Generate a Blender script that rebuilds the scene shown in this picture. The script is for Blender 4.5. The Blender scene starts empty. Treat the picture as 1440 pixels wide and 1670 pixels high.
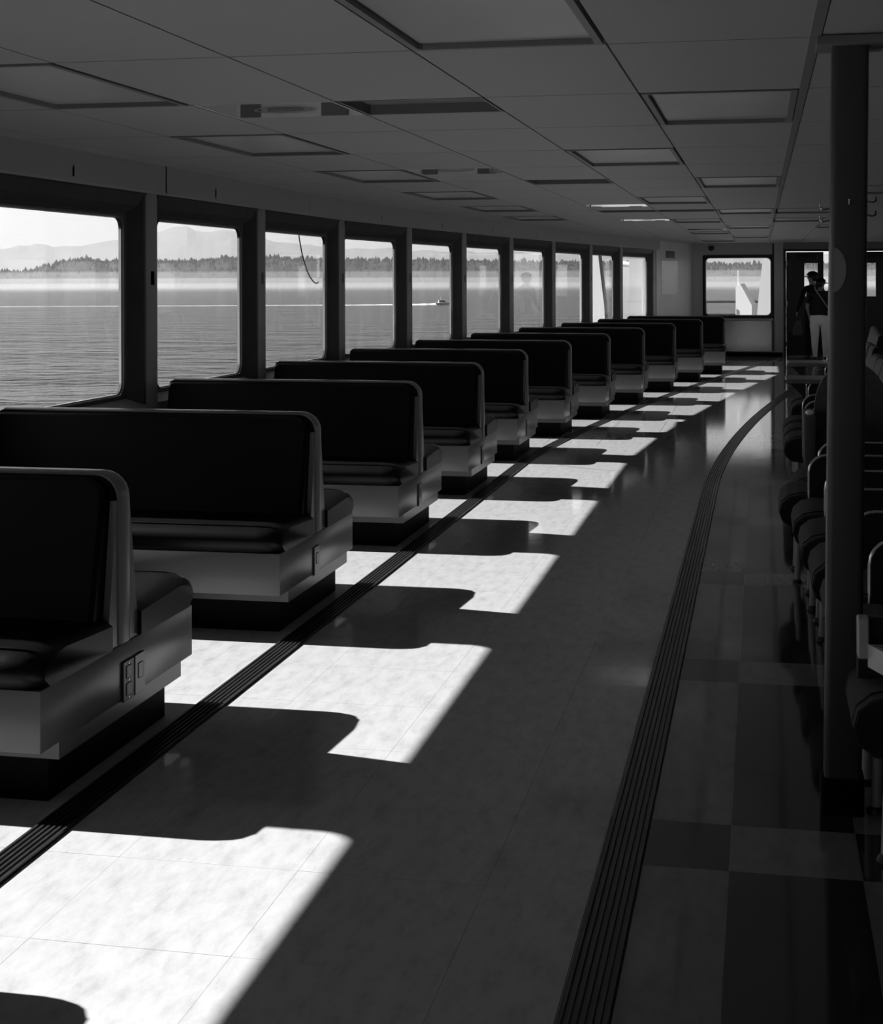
import bpy, bmesh, math, random
from math import sin, cos, pi, tan, atan2, radians, sqrt
from mathutils import Vector, Matrix
random.seed(7)
SC = bpy.context.scene
COL = SC.collection

# ------------------------------------------------------------------ camera
F_PX, YAW, EYE = 2500.0, 0.205, 1.55
cam = bpy.data.objects.new('camera', bpy.data.cameras.new('camera'))
COL.objects.link(cam)
cam.data.sensor_fit = 'HORIZONTAL'
cam.data.sensor_width = 36.0
cam.data.lens = 36.0 * F_PX / 1440.0
cam.data.shift_y = (456.0 - 835.0) / 1440.0
cam.data.clip_start, cam.data.clip_end = 0.05, 60000
cam.location = (0, 0, EYE)
cam.rotation_euler = (Matrix.Rotation(YAW, 4, 'Z') @ Matrix.Rotation(pi / 2, 4, 'X') @ Matrix.Rotation(-0.003, 4, 'Z')).to_euler()
SC.camera = cam

# ------------------------------------------------------------------ light
SC.view_settings.view_transform = 'Standard'
SC.view_settings.look = 'None'
SC.view_settings.gamma = 1.0
SC.view_settings.use_curve_mapping = False
SC.view_settings.exposure = 0.0
SC.cycles.transparent_max_bounces = 40
world = bpy.data.worlds.new('hazy_sky'); SC.world = world; world.use_nodes = True
wt = world.node_tree; wt.nodes.clear()
w_out = wt.nodes.new('ShaderNodeOutputWorld'); w_bg = wt.nodes.new('ShaderNodeBackground')
w_sky = wt.nodes.new('ShaderNodeTexSky'); w_sky.sky_type = 'NISHITA'; w_sky.sun_disc = False
w_sky.sun_elevation = radians(35.9); w_sky.sun_rotation = radians(-90)
w_sky.altitude = 0; w_sky.air_density = 1.0; w_sky.dust_density = 0.05; w_sky.ozone_density = 1.0
w_bw = wt.nodes.new('ShaderNodeRGBToBW')                      # the photograph is black and white
wt.links.new(w_sky.outputs[0], w_bw.inputs[0]); wt.links.new(w_bw.outputs[0], w_bg.inputs[0])
wt.links.new(w_bg.outputs[0], w_out.inputs[0])
w_bg.inputs[1].default_value = 0.125
SUN_K = 1.38                                                  # run of the sunlight in +X for each metre it falls
sun = bpy.data.objects.new('sun', bpy.data.lights.new('sun', 'SUN')); COL.objects.link(sun)
sun.data.energy = 16.0; sun.data.angle = radians(0.55)
sun.rotation_euler = Vector((SUN_K, -0.02, -1.0)).to_track_quat('-Z', 'Y').to_euler()
sun.location = (-30, 10, 30)

# ------------------------------------------------------------------ materials (all neutral grey)
def nt_new(name):
    m = bpy.data.materials.new(name); m.use_nodes = True
    n = m.node_tree.nodes; return m, n, m.node_tree.links, n['Principled BSDF']
def mat(name, v, rough=0.5, spec=0.5, metal=0.0, noise=None, bump=None, stretch=(1, 1, 1), coat=0.0):
    """noise = (scale, spread of the grey), bump = (scale, strength)"""
    m, n, l, p = nt_new(name)
    p.inputs['Base Color'].default_value = (v, v, v, 1)
    p.inputs['Roughness'].default_value = rough
    p.inputs['Specular IOR Level'].default_value = spec
    p.inputs['Metallic'].default_value = metal
    p.inputs['Coat Weight'].default_value = coat
    if noise or bump:
        tc = n.new('ShaderNodeTexCoord'); mp = n.new('ShaderNodeMapping'); mp.inputs['Scale'].default_value = stretch
        l.new(tc.outputs['Object'], mp.inputs[0])
    if noise:
        t = n.new('ShaderNodeTexNoise'); t.inputs['Scale'].default_value = noise[0]; t.inputs['Detail'].default_value = 6
        r = n.new('ShaderNodeMapRange'); r.inputs[1].default_value = .3; r.inputs[2].default_value = .7
        r.inputs[3].default_value = max(0, v - noise[1]); r.inputs[4].default_value = v + noise[1]
        l.new(mp.outputs[0], t.inputs['Vector']); l.new(t.outputs[0], r.inputs[0]); l.new(r.outputs[0], p.inputs['Base Color'])
    if bump:
        t = n.new('ShaderNodeTexNoise'); t.inputs['Scale'].default_value = bump[0]; t.inputs['Detail'].default_value = 4
        b = n.new('ShaderNodeBump'); b.inputs['Strength'].default_value = bump[1]; b.inputs['Distance'].default_value = .01
        l.new(mp.outputs[0], t.inputs['Vector']); l.new(t.outputs[0], b.inputs['Height']); l.new(b.outputs[0], p.inputs['Normal'])
    return m
M = {}
def floor_mat(name, v, seams=False, spread=.5):
    """waxed sheet vinyl: fine mottling and scuffs, soft waviness in the wax"""
    m, n, l, p = nt_new(name)
    g = n.new('ShaderNodeNewGeometry')
    mp = n.new('ShaderNodeMapping'); mp.inputs['Rotation'].default_value = (0, 0, .5); mp.inputs['Scale'].default_value = (9, 3.2, 1)
    l.new(g.outputs['Position'], mp.inputs[0])
    a = n.new('ShaderNodeTexNoise'); a.inputs['Scale'].default_value = 2.2; a.inputs['Detail'].default_value = 9; a.inputs['Roughness'].default_value = .68
    l.new(mp.outputs[0], a.inputs['Vector'])
    r = n.new('ShaderNodeValToRGB'); e = r.color_ramp.elements
    lo, hi = v * (1 - spread), v * 1.0
    e[0].position, e[0].color = .27, (lo, lo, lo, 1); e[1].position, e[1].color = .50, (hi, hi, hi, 1)
    x = e.new(.42); k = v * .93; x.color = (k, k, k, 1)
    y = e.new(.62); k = v * 1.07; y.color = (k, k, k, 1)
    l.new(a.outputs[0], r.inputs[0])
    out = r.outputs[0]
    if seams:
        br = n.new('ShaderNodeTexBrick'); br.offset = 0; br.inputs['Scale'].default_value = 1
        br.inputs['Brick Width'].default_value = .5; br.inputs['Row Height'].default_value = .52; br.inputs['Mortar Size'].default_value = .003
        br.inputs['Color1'].default_value = br.inputs['Color2'].default_value = (1, 1, 1, 1); br.inputs['Mortar'].default_value = (.4, .4, .4, 1)
        l.new(g.outputs['Position'], br.inputs['Vector'])
        mx = n.new('ShaderNodeMix'); mx.data_type = 'RGBA'; mx.blend_type = 'MULTIPLY'; mx.inputs[0].default_value = 1
        l.new(out, mx.inputs[6]); l.new(br.outputs[0], mx.inputs[7]); out = mx.outputs[2]
    l.new(out, p.inputs['Base Color'])
    w = n.new('ShaderNodeTexNoise'); w.inputs['Scale'].default_value = 3.0; w.inputs['Detail'].default_value = 3
    mp2 = n.new('ShaderNodeMapping'); mp2.inputs['Scale'].default_value = (.22, 3.6, 1)
    l.new(g.outputs['Position'], mp2.inputs[0]); l.new(mp2.outputs[0], w.inputs['Vector'])
    b = n.new('ShaderNodeBump'); b.inputs['Strength'].default_value = .022; b.inputs['Distance'].default_value = .012
    l.new(w.outputs[0], b.inputs['Height']); l.new(b.outputs[0], p.inputs['Normal'])
    p.inputs['Roughness'].default_value = .07; p.inputs['Specular IOR Level'].default_value = .42
    return m
M['vinyl_light'] = floor_mat('vinyl_light', .43, spread=.25)
M['vinyl_far'] = floor_mat('vinyl_far', .43, True, spread=.25)
M['vinyl_pale'] = floor_mat('vinyl_pale', .19, spread=.2)
M['vinyl_dark'] = floor_mat('vinyl_dark', .032, spread=.3)
M['rubber'] = mat('rubber', .026, .30, .5, noise=(40, .006))
M['leatherette'] = mat('leatherette', .003, .36, .14, noise=(3, .001), bump=(260, .08))
M['laminate'] = mat('laminate', .125, .28, .45, noise=(2.5, .012))
M['laminate_trim'] = mat('laminate_trim', .17, .30, .5, noise=(3, .01))
M['plinth'] = mat('plinth', .003, .6, .12, noise=(8, .001))
M['dark_plate'] = mat('dark_plate', .02, .4, noise=(8, .004))
M['light_plate'] = mat('light_plate', .26, .4, noise=(8, .01))
M['wall'] = mat('wall', .34, .42, .4, noise=(1.4, .012), bump=(30, .02))
M['wall_end'] = mat('wall_end', .75, .45, .4, noise=(1.4, .02))
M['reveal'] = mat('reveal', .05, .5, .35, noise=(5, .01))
M['band'] = mat('band', .42, .45, .35, noise=(1.2, .01))
M['gasket'] = mat('gasket', .10, .25, .6, noise=(6, .01))
M['bright_metal'] = mat('bright_metal', .62, .2, .5, 1.0, noise=(6, .04))
M['tile'] = mat('tile', .46, .62, .3, noise=(1.6, .012), bump=(180, .05))
M['tile_back'] = mat('tile_back', .05, .8, .1, noise=(3, .005))
M['tee'] = mat('tee', .24, .5, .3, noise=(3, .01))
M['fixture_frame'] = mat('fixture_frame', .24, .5, .4, noise=(4, .006))
M['diffuser'] = mat('diffuser', .5, .35, .5, noise=(2.2, .05), stretch=(1, .5, 1))
M['grille'] = mat('grille', .22, .6, .3, noise=(4, .02))
M['mirror_metal'] = mat('mirror_metal', .62, .16, .5, 1.0, noise=(6, .05))
M['steel_leg'] = mat('steel_leg', .42, .35, .5, noise=(14, .04))
M['apron'] = mat('apron', .8, .18, .5, 1.0, noise=(3, .03))
M['enamel'] = mat('enamel', .85, .25, .5, noise=(3, .03))
M['pillar_paint'] = mat('pillar_paint', .06, .34, .45, noise=(1.5, .006))
M['door_paint'] = mat('door_paint', .05, .4, .4, noise=(1.2, .008))
M['seat_fabric'] = mat('seat_fabric', .045, .75, .25, noise=(30, .012), bump=(200, .15))
M['seat_black'] = mat('seat_black', .012, .5, .35, noise=(12, .004))
M['seat_back_fabric'] = mat('seat_back_fabric', .10, .75, .25, noise=(30, .012), bump=(200, .1))
M['chrome'] = mat('chrome', .55, .22, .5, 1.0, noise=(10, .05))
M['table_laminate'] = mat('table_laminate', .10, .3, .5, noise=(3, .01))
M['white_plastic'] = mat('white_plastic', .5, .35, .5, noise=(3, .02))
M['ship_white'] = mat('ship_white', .8, .4, .4, noise=(.6, .03))
M['ship_deck'] = mat('ship_deck', .12, .7, .3, noise=(2, .02))
M['paper'] = mat('paper', .85, .6, .3, noise=(3, .03))
M['ink'] = mat('ink', .03, .6, .3, noise=(8, .005))
M['grey_ink'] = mat('grey_ink', .22, .6, .3, noise=(8, .02))
M['skin'] = mat('skin', .25, .5, .4, noise=(12, .02))
M['hair'] = mat('hair', .008, .5, .4, noise=(60, .004))
M['dark_cloth'] = mat('dark_cloth', .02, .85, .2, noise=(25, .005), bump=(40, .2))
M['black_cloth'] = mat('black_cloth', .008, .85, .2, noise=(25, .003))
M['grey_cloth'] = mat('grey_cloth', .11, .85, .2, noise=(25, .02))
M['pale_cloth'] = mat('pale_cloth', .9, .85, .2, noise=(9, .05), bump=(14, .5))
M['strap'] = mat('strap', .28, .6, .3, noise=(20, .03))
M['shoe'] = mat('shoe', .05, .5, .3, noise=(20, .01))
M['hull'] = mat('hull', .8, .3, .5, noise=(1, .03))
M['boat_glass'] = mat('boat_glass', .02, .1, .6, noise=(1, .005))
M['foam_white'] = mat('foam_white', .6, .8, .2, noise=(.4, .1))
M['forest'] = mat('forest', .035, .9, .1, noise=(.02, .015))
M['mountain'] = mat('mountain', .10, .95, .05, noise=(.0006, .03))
M['cable'] = mat('cable', .02, .6, .3, noise=(10, .005))

def glass_mat():
    m = bpy.data.materials.new('window_glass'); m.use_nodes = True
    n, l = m.node_tree.nodes, m.node_tree.links; n.clear()
    o = n.new('ShaderNodeOutputMaterial'); mx = n.new('ShaderNodeMixShader'); t = n.new('ShaderNodeBsdfTransparent'); g = n.new('ShaderNodeBsdfGlossy')
    t.inputs[0].default_value = (.93, .93, .93, 1); g.inputs['Roughness'].default_value = .02; g.inputs[0].default_value = (.9, .9, .9, 1)
    lw = n.new('ShaderNodeLayerWeight'); lw.inputs[0].default_value = .5
    pw = n.new('ShaderNodeMath'); pw.operation = 'POWER'; pw.inputs[1].default_value = 5; l.new(lw.outputs['Facing'], pw.inputs[0])
    f = n.new('ShaderNodeMath'); f.operation = 'MULTIPLY_ADD'; f.inputs[1].default_value = .6; f.inputs[2].default_value = .022; l.new(pw.outputs[0], f.inputs[0])
    tc = n.new('ShaderNodeTexCoord'); nz = n.new('ShaderNodeTexNoise'); nz.inputs['Scale'].default_value = 3; nz.inputs['Detail'].default_value = 5
    mp = n.new('ShaderNodeMapping'); mp.inputs['Scale'].default_value = (2, 2, .4); l.new(tc.outputs['Object'], mp.inputs[0]); l.new(mp.outputs[0], nz.inputs[0])
    # a little salt film on the pane
    d = n.new('ShaderNodeBsdfTranslucent'); d.inputs[0].default_value = (.9, .9, .9, 1)
    r = n.new('ShaderNodeMapRange'); r.inputs[1].default_value = .5; r.inputs[2].default_value = .85; r.inputs[3].default_value = .0; r.inputs[4].default_value = .012
    l.new(nz.outputs[0], r.inputs[0])
    m2 = n.new('ShaderNodeMixShader'); l.new(r.outputs[0], m2.inputs[0]); l.new(t.outputs[0], m2.inputs[1]); l.new(d.outputs[0], m2.inputs[2])
    l.new(f.outputs[0], mx.inputs[0]); l.new(m2.outputs[0], mx.inputs[1]); l.new(g.outputs[0], mx.inputs[2]); l.new(mx.outputs[0], o.inputs[0])
    return m
M['glass'] = glass_mat()

def sea_mat():
    m, n, l, p = nt_new('sea_water')
    p.inputs['Base Color'].default_value = (.006, .006, .006, 1); p.inputs['Roughness'].default_value = .24; p.inputs['Specular IOR Level'].default_value = .2
    g = n.new('ShaderNodeNewGeometry'); last = None
    for sc_, st, dist in ((.16, 1.0, 2.2), (.035, .9, 5.0), (.9, .5, .4)):
        mp = n.new('ShaderNodeMapping'); mp.inputs['Scale'].default_value = (sc_, sc_ * 1.6, 1); mp.inputs['Rotation'].default_value = (0, 0, .35)
        t = n.new('ShaderNodeTexNoise'); t.inputs['Scale'].default_value = 1; t.inputs['Detail'].default_value = 4
        b = n.new('ShaderNodeBump'); b.inputs['Strength'].default_value = st; b.inputs['Distance'].default_value = dist
        l.new(g.outputs['Position'], mp.inputs[0]); l.new(mp.outputs[0], t.inputs['Vector']); l.new(t.outputs[0], b.inputs['Height'])
        if last: l.new(last, b.inputs['Normal'])
        last = b.outputs[0]
    l.new(last, p.inputs['Normal'])
    return m
M['sea'] = sea_mat()
def haze_mat(name, dens, aniso=.2):
    m = bpy.data.materials.new(name); m.use_nodes = True
    n, l = m.node_tree.nodes, m.node_tree.links; n.clear()
    o = n.new('ShaderNodeOutputMaterial'); v = n.new('ShaderNodeVolumeScatter')
    v.inputs['Color'].default_value = (.97, .97, .97, 1); v.inputs['Density'].default_value = dens; v.inputs['Anisotropy'].default_value = aniso
    l.new(v.outputs[0], o.inputs['Volume']); return m

# ------------------------------------------------------------------ mesh helpers
class MB:
    def __init__(s): s.b = bmesh.new()
    def box(s, x0, x1, y0, y1, z0, z1, bevel=0, seg=2, m=None):
        r = bmesh.ops.create_cube(s.b, size=1)['verts']
        bmesh.ops.scale(s.b, vec=(x1 - x0, y1 - y0, z1 - z0), verts=r)
        bmesh.ops.translate(s.b, vec=((x0 + x1) / 2, (y0 + y1) / 2, (z0 + z1) / 2), verts=r)
        if bevel:
            ed = list({e for v in r for e in v.link_edges})
            q = bmesh.ops.bevel(s.b, geom=ed, offset=bevel, segments=seg, affect='EDGES', profile=.5)
            r = list({v for f in q['faces'] for v in f.verts} | {v for v in r if v.is_valid})
        if m is not None: bmesh.ops.transform(s.b, matrix=m, verts=[v for v in r if v.is_valid])
        return s
    def prism(s, pts, fn, a, b):
        """closed outline pts (p, q); fn(p, q, t) -> xyz; extruded from t=a to t=b"""
        A = [s.b.verts.new(fn(p, q, a)) for p, q in pts]; B = [s.b.verts.new(fn(p, q, b)) for p, q in pts]
        n = len(pts)
        for i in range(n): s.b.faces.new((A[i], A[(i + 1) % n], B[(i + 1) % n], B[i]))
        s.b.faces.new(A[::-1]); s.b.faces.new(B)
        return s
    def ring(s, outer, inner, fn, a, b):
        """frame between two outlines of equal length"""
        n = len(outer); L = [[s.b.verts.new(fn(p, q, t)) for p, q in o] for o, t in ((outer, a), (inner, a), (inner, b), (outer, b))]
        for k in range(4):
            U, V = L[k], L[(k + 1) % 4]
            for i in range(n): s.b.faces.new((U[i], U[(i + 1) % n], V[(i + 1) % n], V[i]))
        return s
    def tube(s, path, r, n=8, closed=False):
        P = [Vector(p) for p in path]; R = []
        up = None
        for i, p in enumerate(P):
            if closed: t = P[(i + 1) % len(P)] - P[i - 1]
            else: t = P[min(i + 1, len(P) - 1)] - P[max(i - 1, 0)]
            t.normalize()
            if up is None: up = Vector((0, 0, 1)) if abs(t.z) < .9 else Vector((1, 0, 0))
            u = t.cross(up).normalized(); w = u.cross(t).normalized(); up = w
            rr = r[i] if isinstance(r, (list, tuple)) else r
            R.append([s.b.verts.new(p + rr * (cos(2 * pi * k / n) * u + sin(2 * pi * k / n) * w)) for k in range(n)])
        m = len(R)
        for i in range(m if closed else m - 1):
            A, B = R[i], R[(i + 1) % m]
            for k in range(n): s.b.faces.new((A[k], A[(k + 1) % n], B[(k + 1) % n], B[k]))
        if not closed: s.b.faces.new(R[0][::-1]); s.b.faces.new(R[-1])
        return s
    def lathe(s, prof, n=16, at=(0, 0, 0)):
        R = [[s.b.verts.new((at[0] + r * cos(2 * pi * k / n), at[1] + r * sin(2 * pi * k / n), at[2] + z)) for k in range(n)] for r, z in prof]
        for A, B in zip(R, R[1:]):
            for k in range(n): s.b.faces.new((A[k], A[(k + 1) % n], B[(k + 1) % n], B[k]))
        s.b.faces.new(R[0][::-1]); s.b.faces.new(R[-1]); return s
    def ball(s, c, r, u=12, v=8):
        q = bmesh.ops.create_uvsphere(s.b, u_segments=u, v_segments=v, radius=1)['verts']
        r = r if isinstance(r, (list, tuple)) else (r, r, r)
        bmesh.ops.scale(s.b, vec=r, verts=q); bmesh.ops.translate(s.b, vec=c, verts=q); return s
    def xf(s, m): bmesh.ops.transform(s.b, matrix=m, verts=s.b.verts[:]); return s
    def mesh(s, name, m, smooth=None):
        bmesh.ops.recalc_face_normals(s.b, faces=s.b.faces[:])
        me = bpy.data.meshes.new(name); s.b.to_mesh(me); s.b.free()
        me.materials.append(M[m] if isinstance(m, str) else m)
        if smooth:
            me.polygons.foreach_set('use_smooth', [True] * len(me.polygons)); me.set_sharp_from_angle(angle=radians(smooth))
        return me
    def build(s, name, m, parent=None, smooth=None, loc=(0, 0, 0)):
        return put(name, s.mesh(name, m, smooth), parent, loc)
def put(name, me, parent=None, loc=(0, 0, 0), rot=(0, 0, 0)):
    o = bpy.data.objects.new(name, me); COL.objects.link(o); o.location = loc; o.rotation_euler = rot
    if parent: o.parent = parent
    return o
def tag(o, label=None, cat=None, group=None, kind=None):
    for k, v in (('label', label), ('category', cat), ('group', group), ('kind', kind)):
        if v: o[k] = v
    return o
def thing(name, label, cat, loc=(0, 0, 0), group=None, rotz=0):
    o = bpy.data.objects.new(name, None); COL.objects.link(o); o.location = loc; o.rotation_euler = (0, 0, rotz); o.empty_display_size = .1
    return tag(o, label, cat, group)
def struct(o): o['kind'] = 'structure'; return o
def holder(name, loc=(0, 0, 0), rotz=0):
    o = bpy.data.objects.new(name, None); COL.objects.link(o); o.location = loc; o.rotation_euler = (0, 0, rotz); return struct(o)
def kids(o): return [c for c in COL.objects if c.parent == o]
def dup(o, parent=None):
    tree = {}
    for c in COL.objects:
        if c.parent: tree.setdefault(c.parent.name, []).append(c)
    def rec(a, par):
        c = a.copy(); COL.objects.link(c); c.parent = par
        for k in tree.get(a.name, []): rec(k, c)
        return c
    return rec(o, parent)
def rrect(p0, p1, q0, q1, r, n=6):
    """rounded rectangle outline; r = radius or (r00, r10, r11, r01)"""
    R = r if isinstance(r, (list, tuple)) else (r,) * 4
    out = []
    for (cx, cy, a0, rr) in ((p0 + R[0], q0 + R[0], pi, R[0]), (p1 - R[1], q0 + R[1], 1.5 * pi, R[1]), (p1 - R[2], q1 - R[2], 0, R[2]), (p0 + R[3], q1 - R[3], .5 * pi, R[3])):
        for i in range(n + 1): a = a0 + .5 * pi * i / n; out.append((cx + rr * cos(a), cy + rr * sin(a)))
    return out
def bend(y): return .0453 * max(0.0, y - 13.0) ** 1.36        # the cabin side draws inboard towards the bow

# ------------------------------------------------------------------ the cabin shell
PITCH, CEIL, YB, XR, YR = 2.22, 2.25, 31.2, 4.6, -6.0
X_IN, DEEP = -3.68, .10
POSTS = [2.22, 4.45, 6.69, 8.90, 11.04, 13.28, 15.38, 17.38, 19.40, 21.50, 23.63, 25.60, 28.0]
def post_y(k): return POSTS[k + 1] if k >= -1 else 2.22 + PITCH * (k + 1)

# floor: slab, then the vinyl pieces
def plan(y1):
    side = [(X_IN - .17 + bend(y), y) for y in [YR - .1, 13] + [13 + 1.3 * q for q in range(1, 14)] + [y1]]
    return side + [(XR + .1, y1), (XR + .1, YR - .1)]
flat = lambda p, q, z: (p, q, z)
fl = struct(MB().prism(plan(YB + .02), flat, -.10, -.004).build('floor', 'vinyl_far'))
MB().prism([(max(-3.7 + bend(y), -3.7), y) for y in [14.26] + [14.3 + 1.3 * q for q in range(1, 13)] + [YB]] + [(XR, YB), (XR, 14.26)], flat, -.006, 0).build('vinyl_sheet', 'vinyl_far', fl)
MB().box(-3.7, XR, YR, 1.78, -.006, 0).build('vinyl_sheet', 'vinyl_far', fl)
TX, TY = .5, .52
me_t = MB().box(.0004, TX - .0004, .0005, TY - .0005, -.006, 0).mesh('tile', 'vinyl_light')
for i in range(6):
    x = -.6925 - TX * i
    for j in range(24): put('tile', me_t, fl, (x - TX, 1.78 + TY * j, random.uniform(-.0002, 0)))
MB().box(-.692, -.4265, 1.78, 14.26, -.006, 0).build('vinyl_border', 'vinyl_light', fl)
W = .34
for c in range(15):
    x0 = -.425 + W * c
    for r in range(-2, 6):
        y0 = 4.08 + 1.91 * r
        for (a, b, variant) in ((y0, y0 + .345, c % 2 == 1), (y0 + .345, y0 + 1.91, c % 2 == 0)):
            a, b = max(a, 1.78), min(b, 14.26)
            if b - a > .02 and x0 < .35 + .08 * b:
                MB().box(x0 + .0006, x0 + W - .0006, a + .0006, b - .0006, -.006, 0).build('tile', 'vinyl_pale' if variant else 'vinyl_dark', fl)
MB().box(.9, XR, 1.78, 14.26, -.008, -.003).build('vinyl_sheet', 'vinyl_dark', fl)

# guide strips: ribbed rubber
def strip(name, centre, width, ribs, y0, y1, label):
    b = bmesh.new(); prof = [(-width / 2, 0), (-width / 2, .002)]
    for i in range(ribs):
        a = -width / 2 + width * (i + .22) / ribs; c = -width / 2 + width * (i + .78) / ribs
        prof += [(a, .001), (a + .001, .010), (c - .001, .010), (c, .001)]
    prof += [(width / 2, .002), (width / 2, 0)]
    prev = None; n = int((y1 - y0) / .35)
    for i in range(n + 1):
        y = y0 + (y1 - y0) * i / n; d = (centre(y + .05) - centre(y - .05)) / .1
        t = Vector((d, 1, 0)).normalized(); s = Vector((t.y, -t.x, 0))
        row = [b.verts.new(Vector((centre(y), y, 0)) + s * p + Vector((0, 0, z + .0003))) for p, z in prof]
        if prev:
            for k in range(len(prof) - 1): b.faces.new((prev[k], prev[k + 1], row[k + 1], row[k]))
        prev = row
    m = MB(); m.b.free(); m.b = b
    return tag(m.build(name, 'rubber'), label, 'floor strip')
strip('guide_strip', lambda y: -1.965 + bend(y) + .007 * max(0, y - 13), .105, 6, 1.8, 30.6, 'black ribbed guide strip running straight past the bench ends through the sun patches')
def right_c(y):
    t = max(0.0, y - 11.6); return -.365 + .0185 * t ** 1.62 if t < 14 else -.365 + .0185 * 14 ** 1.62 + .078 * (t - 14)
strip('guide_strip', right_c, .112, 7, 1.8, 23.0, 'black ribbed guide strip curving right along the checkered floor edge')

# ceiling: dark backing, one panel per bay of the grid, grey tee bars
cl = struct(MB().prism(plan(YB + .12), flat, CEIL + .205, CEIL + .30).build('ceiling', 'tile_back'))
GX, GY, CX0, CY0 = .5936, 1.23, -2.227, 4.571
LIGHTS = [(-1, j) for j in range(-2, 17, 2)] + [(2, j) for j in range(-1, 21, 4)] + [(3, j) for j in range(1, 21, 4)] + [(4, 9), (4, 11), (5, 6), (5, 13)]
VENTS = [(1, 1), (1, 5), (1, 9), (2, 9)]
HATCH = [(0, 1), (0, 4), (1, 8), (1, 11), (2, 14)]
def in_view(i, j):
    """some corner of the ceiling cell falls inside a widened view"""
    for a in (0, .5, 1):
        for c in (0, .5, 1):
            x, y = CX0 + GX * (i + a), CY0 + GY * (j + c)
            u, d = x * cos(YAW) + y * sin(YAW), -x * sin(YAW) + y * cos(YAW)
            if d > .5 and -1300 < F_PX * u / d < 1250 and (CEIL - EYE) * F_PX / d < 900: return True
    return False
def light_fits(i, j):
    y = CY0 + GY * j
    return (i, j) in LIGHTS and y + GY <= YB - .1 and not (i == -1 and CX0 + GX * i < X_IN + bend(y + GY) + .15)
me_c = MB().box(.0035, GX - .0035, .007, GY - .007, CEIL, CEIL + .016).mesh('panel', 'tile')
me_half = MB().box(.0035, GX - .0035, .007, GY - .51 - .007, CEIL, CEIL + .016).mesh('panel', 'tile')
me_wide = MB().box(.030, GX - .0035, .007, GY - .007, CEIL, CEIL + .016).mesh('panel', 'tile')
for i in range(-3, 10):
    for j in range(-3, 21):
        x, y = CX0 + GX * i, CY0 + GY * j
        if y > YB - .3 or not in_view(i, j) or light_fits(i, j): continue
        if i <= -2 and x < X_IN + bend(y + GY) - .2: 
            if x + GX < X_IN + bend(y) + .02: continue
        if (i, j) in VENTS or (i, j) in HATCH: put('panel', me_half, cl, (x, y + .51, 0))
        else: put('panel', me_wide if i == 4 else me_c, cl, (x, y, 0))
MB().box(CX0 + 4 * GX - .004, CX0 + 4 * GX + .026, YR, YB, CEIL - .004, CEIL + .014).build('tee_bar', 'tee', cl)

def ceiling_light(i, j):
    t = thing('ceiling_light', '', 'ceiling light', (CX0 + GX * (i + .5), CY0 + GY * (j + .5), CEIL), 'recessed ceiling lights')
    fn = lambda p, q, z: (p, q, z)
    MB().ring(rrect(-GX / 2 + .008, GX / 2 - .008, -GY / 2 + .012, GY / 2 - .012, .004, 1), rrect(-GX / 2 + .030, GX / 2 - .030, -GY / 2 + .038, GY / 2 - .038, .012, 1), fn, -.004, .026).build('frame', 'fixture_frame', t)
    b = MB(); b.box(-GX / 2 + .028, GX / 2 - .028, -GY / 2 + .036, GY / 2 - .036, .014, .025, .004, 1); b.build('diffuser', 'diffuser', t)
    return t
def dark_panel(i, j):
    """half a bay taken by a dark panel set back behind a thin rim"""
    t = thing('ceiling_panel', '', 'ceiling panel', (CX0 + GX * (i + .5), CY0 + GY * j + .26, CEIL), 'dark ceiling panels')
    fn = lambda p, q, z: (p, q, z)
    MB().ring(rrect(-GX / 2 + .006, GX / 2 - .006, -.25, .25, .004, 1), rrect(-GX / 2 + .016, GX / 2 - .016, -.24, .24, .004, 1), fn, 0, .05).build('rim', 'tee', t)
    MB().box(-GX / 2 + .012, GX / 2 - .012, -.245, .245, .04, .055, .003, 1).build('infill', 'grille', t)
    return t
def hatch(i, j, variant=0):
    """half a bay left open: a white box rising behind the ceiling, with an oval fitting on its far face"""
    t = thing('ceiling_box', '', 'ceiling box', (CX0 + GX * (i + .5), CY0 + GY * j + .26, CEIL), 'white ceiling boxes')
    w = GX / 2 - .006
    MB().box(-w, w, .24, .25, 0, .15).build('far_side', 'enamel', t); MB().box(-w, w, -.25, -.24, 0, .15).build('near_side', 'enamel', t)
    for a, b in ((-w, -w + .01), (w - .01, w)): MB().box(a, b, -.24, .24, 0, .15).build('end_side', 'enamel', t)
    MB().box(-w, w, -.25, .25, .15, .16).build('lid', 'enamel', t)
    fn = lambda p, q, z: (p, z, q)
    el = [(-.06 + .14 * cos(a * pi / 12), .030 + .016 * sin(a * pi / 12)) for a in range(24)]; ei = [(-.06 + (x + .06) * .88, .030 + (z - .030) * .6) for x, z in el]
    MB().ring(el, ei, fn, .228, .24).build('oval_ring', 'bright_metal', t)
    if variant == 0: MB().box(-.14, .02, .225, .24, .022, .037, .003, 1).build('lamp_lens', 'light_plate', t)
    # polished reflectors added and tilted to brighten the boxes with the sunlit floor below
    rf = [(.236, .002), (.238, .002), (.172, .078), (.170, .076)]
    for a, b in ([], [(-w + .02, -w + .11), (w - .11, w - .02)], [(-w + .02, w - .02)])[variant]: MB().prism(rf, lambda p, q, x: (x, p, q), a, b).build('added_reflector', 'mirror_metal', t)
    MB().box(-w + .03, -w + .12, .232, .24, .0, .10).build('end_plate', 'laminate_trim', t)
    MB().prism([(.10, 0), (.22, 0), (.22, .06), (.20, .085), (.16, .095), (.12, .085), (.10, .06)], fn, .232, .24).build('end_plate', 'laminate_trim', t)
    return t
ORD = ['nearest', 'second', 'third', 'fourth', 'fifth', 'sixth', 'seventh', 'eighth', 'ninth', 'tenth', 'eleventh', 'twelfth']
cnt = {}
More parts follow.
